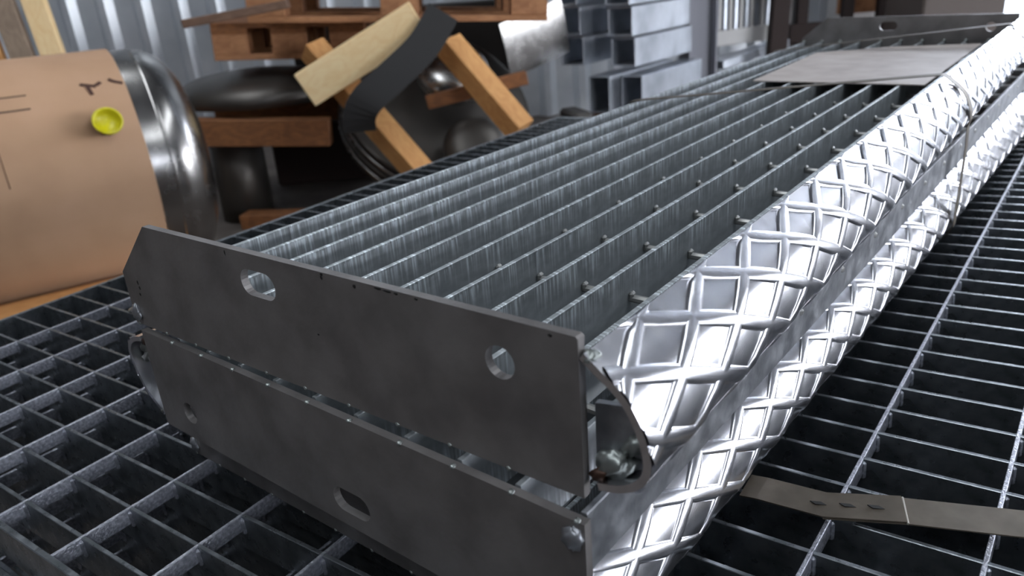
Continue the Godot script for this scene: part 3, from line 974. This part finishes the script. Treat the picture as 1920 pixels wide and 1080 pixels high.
	for i in 16:
		var a0 := -0.19 + 0.0165 * i
		var a1 := -0.19 + 0.0165 * (i + 1)
		var r := 0.90
		for k in 2:
			var rr: float = r - 0.006 * k
			var p0 := Vector3(0, rr * sin(a0), rr * cos(a0) - r)
			var p1 := Vector3(0, rr * sin(a1), rr * cos(a1) - r)
			var w := Vector3(0.35, 0, 0)
			if k == 0:
				quad(st, p0, p0 + w, p1 + w, p1)
			else:
				quad(st, p1, p1 + w, p0 + w, p0)
	var cs := put("rolled_sheet", done(st), M.stainless, self, Transform3D(Basis(Vector3.UP, YAW + 0.62) * Basis(Vector3.BACK, 0.22), P(0.045, -0.10, 3.36)))
	tag(cs, "bright rolled stainless sheet standing between the crate frame and the square tubes", "metal sheet")
	# machinery-like castings below the sheet
	for q in [[0.235, -0.50, 3.20, 0.10, 0.10], [0.325, -0.47, 3.24, 0.08, 0.16], [0.24, -0.665, 3.24, 0.3, 0.17]]:
		var mb := put("steel_block", box_mesh(Vector3(q[3], q[4], 0.18), 0.012), M.cast, self, PX(q[0], q[1], q[2], 0.3))
		tag(mb, ["small grey steel block under the rolled sheet", "grey steel block beside the bright lower duct", "long dark steel block low behind the orange beam"][[0.235, 0.325, 0.24].find(q[0])], "steel block", "steel blocks")
	# bundle of square tubes, open ends towards the camera
	var dirv := (P(0.62, 0.0, 0.75) - P(0, 0, 0)).normalized()
	var rows := [[0.045, "top"], [-0.095, "middle"], [-0.235, "bottom"]]
	for j in 3:
		for i in 2:
			var s := P(0.335 + i * 0.215 + j * 0.012, -0.072 + 0.14 - j * 0.130 - i * 0.012, 3.62 - i * 0.10)
			tube("square_tube", "%s galvanised square tube in the %s row of the bundle" % [["darker far", "near side"][i], rows[j][1]], s, s + dirv * 0.56, 0.122, 0.122, 0.006, M.galv, "bundle of square tubes")
	for i in 2:
		var s := P(0.455 + i * 0.145, -0.372 - i * 0.008, 3.46)
		tube("rectangular_duct", "%s bright rectangular duct below the bundle of square tubes" % ["first", "second"][i], s, s + dirv * 0.60, 0.105, 0.16, 0.005, M.galv, "ducts below the tubes")
	timber("timber_bearer", "dark bearer under the rectangular ducts", "timber", P(0.52, -0.605, 3.52), P(0.86, -0.605, 3.92), 0.20, 0.29, M.wood_old)
	# column
	var col := thing("steel_column", "grey steel column rising beside the square tubes", "column", PX(1.045, -0.75, 4.05, 0.2))
	put("web", box_mesh(Vector3(0.14, 4.75, 0.012), 0.002), M.column, col, Transform3D(Basis.IDENTITY, Vector3(0, 2.375, 0)))
	put("flange", box_mesh(Vector3(0.012, 4.75, 0.12), 0.002), M.column, col, Transform3D(Basis.IDENTITY, Vector3(0.072, 2.375, 0)))
	put("flange", box_mesh(Vector3(0.012, 4.75, 0.12), 0.002), M.column, col, Transform3D(Basis.IDENTITY, Vector3(-0.072, 2.375, 0)))
	# ribbed metal panel, strips below
	var rp := thing("ribbed_panel", "pale ribbed metal panel standing between the column and a brown post", "metal panel", PX(1.34, -0.44, 4.35, 0.1))
	for i in 14:
		put("rib", box_mesh(Vector3(0.020, 0.95, 0.03), 0.004), M.white_paint if i % 2 == 0 else M.galv, rp, Transform3D(Basis.IDENTITY, Vector3(-0.17 + i * 0.030, 0.70, 0.0)))
	put("backing", box_mesh(Vector3(0.44, 0.95, 0.02), 0.003), M.galv, rp, Transform3D(Basis.IDENTITY, Vector3(0.025, 0.70, -0.02)))
	put("rail", box_mesh(Vector3(0.46, 0.08, 0.06), 0.004), M.white_paint, rp, Transform3D(Basis(Vector3.BACK, 0.05), Vector3(0.03, 0.19, 0.0)))
	for i in 3:
		timber("flat_bar", ["upper", "middle", "lower"][i] + " pale flat bar stacked below the ribbed panel", "steel bar", P(1.17, -0.37 - i * 0.085, 4.16 - i * 0.03), P(1.62, -0.315 - i * 0.085, 4.44), 0.10, 0.045, M.galv, Vector3.UP, "flat bars below the ribbed panel")
	# brown posts and frame, white boards, taupe cabinet
	timber("brown_post", "slanting dark brown post beside the ribbed panel", "post", P(1.47, -0.75, 4.15), P(1.60, 1.3, 4.32), 0.07, 0.09, M.brown_paint, P(1, 0, 0) - P(0, 0, 0))
	timber("white_board", "narrow white board beside the slanting brown post", "board", P(1.72, -0.75, 4.6), P(1.80, 0.9, 4.6), 0.03, 0.10, M.white_paint, P(1, 0, 0) - P(0, 0, 0))
	var fr := thing("brown_trestle", "dark brown trestle seen above the far end plate", "trestle", PX(1.96, -0.75, 4.55))
	for x in [-0.20, 0.06, 0.26]:
		put("leg", box_mesh(Vector3(0.06, 0.75, 0.05), 0.003), M.brown_paint, fr, Transform3D(Basis.IDENTITY, Vector3(x, 0.375 if x < 0 else 0.66, 0)))
	put("crosspiece", box_mesh(Vector3(0.58, 0.10, 0.06), 0.003), M.brown_paint, fr, Transform3D(Basis.IDENTITY, Vector3(0.02, 0.47, 0)))
	put("brace", box_mesh(Vector3(0.16, 0.42, 0.02), 0.002), M.brown_paint, fr, Transform3D(Basis.IDENTITY, Vector3(-0.24, 0.24, 0)))
	put("shelf_board", box_mesh(Vector3(0.26, 0.10, 0.04), 0.002), M.wood_pallet, fr, Transform3D(Basis.IDENTITY, Vector3(0.16, 0.60, -0.06)))
	var wb := put("white_crate", box_mesh(Vector3(0.42, 1.2, 0.3), 0.01), M.white_paint, self, PX(2.32, -0.15, 4.9))
	tag(wb, "white crate standing behind the brown trestle", "crate")
	var tc := put("taupe_cabinet", box_mesh(Vector3(0.42, 1.3, 0.4), 0.01), M.taupe, self, PX(2.37, -0.10, 4.2))
	tag(tc, "taupe cabinet behind the far end plate with the white crate", "cabinet")

func build_tank() -> void:
	# axis along local x, pointing away to the right; rim of the cardboard at x = 0
	var th := 0.56
	var xf := Transform3D(Basis(Vector3.UP, YAW + th), P(-1.10, -0.292, 2.30))
	var t := thing("wrapped_tank", "horizontal steel tank wrapped in brown cardboard with a yellow capped port", "tank", xf)
	var r := 0.332
	var st := sm()
	var pf := PackedVector2Array([Vector2(-1.25, 0.0), Vector2(-1.25, r), Vector2(0.055, r)])
	for i in range(1, 15):
		var a := PI / 2 * i / 14
		pf.append(Vector2(0.055 + 0.135 * sin(a), r * pow(max(cos(a), 0.0), 0.62)))
	lathe(st, pf, 72)
	put("shell", done(st), M.stainless, t)
	st = sm()
	lathe(st, PackedVector2Array([Vector2(0.0, r + 0.001), Vector2(0.0, r + 0.006), Vector2(-1.2, r + 0.006)].map(func(v): return v)), 72)
	var slv := put("cardboard_sleeve", done(st), M.cardboard, t)
	# seam ring between shell and head
	st = sm()
	lathe(st, PackedVector2Array([Vector2(0.048, r), Vector2(0.053, r + 0.002), Vector2(0.058, r)]), 72)
	put("weld_seam", done(st), M.stainless, t)
	# port with yellow cap on the side facing the camera: angle measured from up towards the camera (+z)
	var on := func(x: float, a: float, h: float) -> Transform3D:
		var n := Vector3(0, cos(a), sin(a))
		return Transform3D(Basis(Vector3(1, 0, 0), n, Vector3(1, 0, 0).cross(n)), Vector3(x, 0, 0) + n * h)
	var cyl := func(rt: float, rb: float, h: float) -> CylinderMesh:
		var c := CylinderMesh.new()
		c.top_radius = rt
		c.bottom_radius = rb
		c.height = h
		c.radial_segments = 32
		return c
	var pa := 1.06
	var pxx := -0.075
	put("port_nozzle", cyl.call(0.026, 0.026, 0.04), M.stainless, t, on.call(pxx, pa, r + 0.006))
	st = sm()
	lathe(st, PackedVector2Array([Vector2(0, 0), Vector2(0.0, 0.030), Vector2(0.016, 0.036), Vector2(0.020, 0.036), Vector2(0.020, 0.031), Vector2(0.010, 0.029), Vector2(0.010, 0.0)]), 32)
	put("yellow_cap", done(st), M.yellow, t, on.call(pxx, pa, r + 0.022) * Transform3D(Basis(Vector3.BACK, PI / 2), Vector3.ZERO))
	# felt-pen lines and stains on the cardboard
	var stroke := func(called: String, x0: float, a0: float, x1: float, a1: float, w: float, m: Material) -> void:
		var s2 := sm()
		s2.set_smooth_group(-1)
		var n := 10
		for i in n:
			var q := []
			for j in [i, i + 1]:
				var f := float(j) / n
				var x := lerpf(x0, x1, f)
				var a := lerpf(a0, a1, f)
				var d := Vector2(x1 - x0, (a1 - a0) * r).normalized()
				var rr := r + 0.0068
				for sg in [-1.0, 1.0]:
					var xx: float = x - d.y * w * 0.5 * sg
					var aa: float = a + d.x * w * 0.5 * sg / r
					q.append(Vector3(xx, rr * cos(aa), rr * sin(aa)))
			quad(s2, q[0], q[1], q[3], q[2])
		put(called, done(s2), m, slv)
	stroke.call("pen_line", -0.325, 0.70, -0.230, 0.70, 0.004, M.ink)
	stroke.call("pen_line", -0.325, 0.83, -0.230, 0.83, 0.004, M.ink)
	stroke.call("pen_line", -0.325, 0.70, -0.325, 1.40, 0.0020, M.stain)
	for q in [[-0.105, 0.66, -0.070, 0.70], [-0.090, 0.68, -0.085, 0.78], [-0.070, 0.69, -0.055, 0.66], [-0.030, 0.66, -0.005, 0.70], [-0.035, 0.64, -0.020, 0.68]]:
		stroke.call("dark_smear", q[0], q[1], q[2], q[3], 0.010, M.stain)
	# beam under the tank
	var dirv := Basis(Vector3.UP, YAW + th) * Vector3.RIGHT
	var nz := Basis(Vector3.UP, YAW + th) * Vector3.BACK
	var c := P(-1.10, 0, 2.30)
	timber("timber_beam", "low beam carrying the cardboard-wrapped tank behind the tall beam at its foot", "timber", c + nz * 0.16 + dirv * -1.2 + Vector3(0, -0.694, 0), c + nz * 0.16 + dirv * 0.12 + Vector3(0, -0.694, 0), 0.12, 0.112, M.wood_orange)
	timber("timber_beam", "far beam under the cardboard-wrapped tank", "timber", c - nz * 0.16 + dirv * -1.2 + Vector3(0, -0.694, 0), c - nz * 0.16 + dirv * 0.12 + Vector3(0, -0.694, 0), 0.12, 0.112, M.wood_orange)
	timber("timber_beam", "tall orange-brown beam along the foot of the cardboard-wrapped tank, beside the grating", "timber", c + nz * 0.318 + dirv * -1.2 + Vector3(0, -0.6425, 0), c + nz * 0.318 + dirv * 0.02 + Vector3(0, -0.6425, 0), 0.11, 0.215, M.wood_orange)
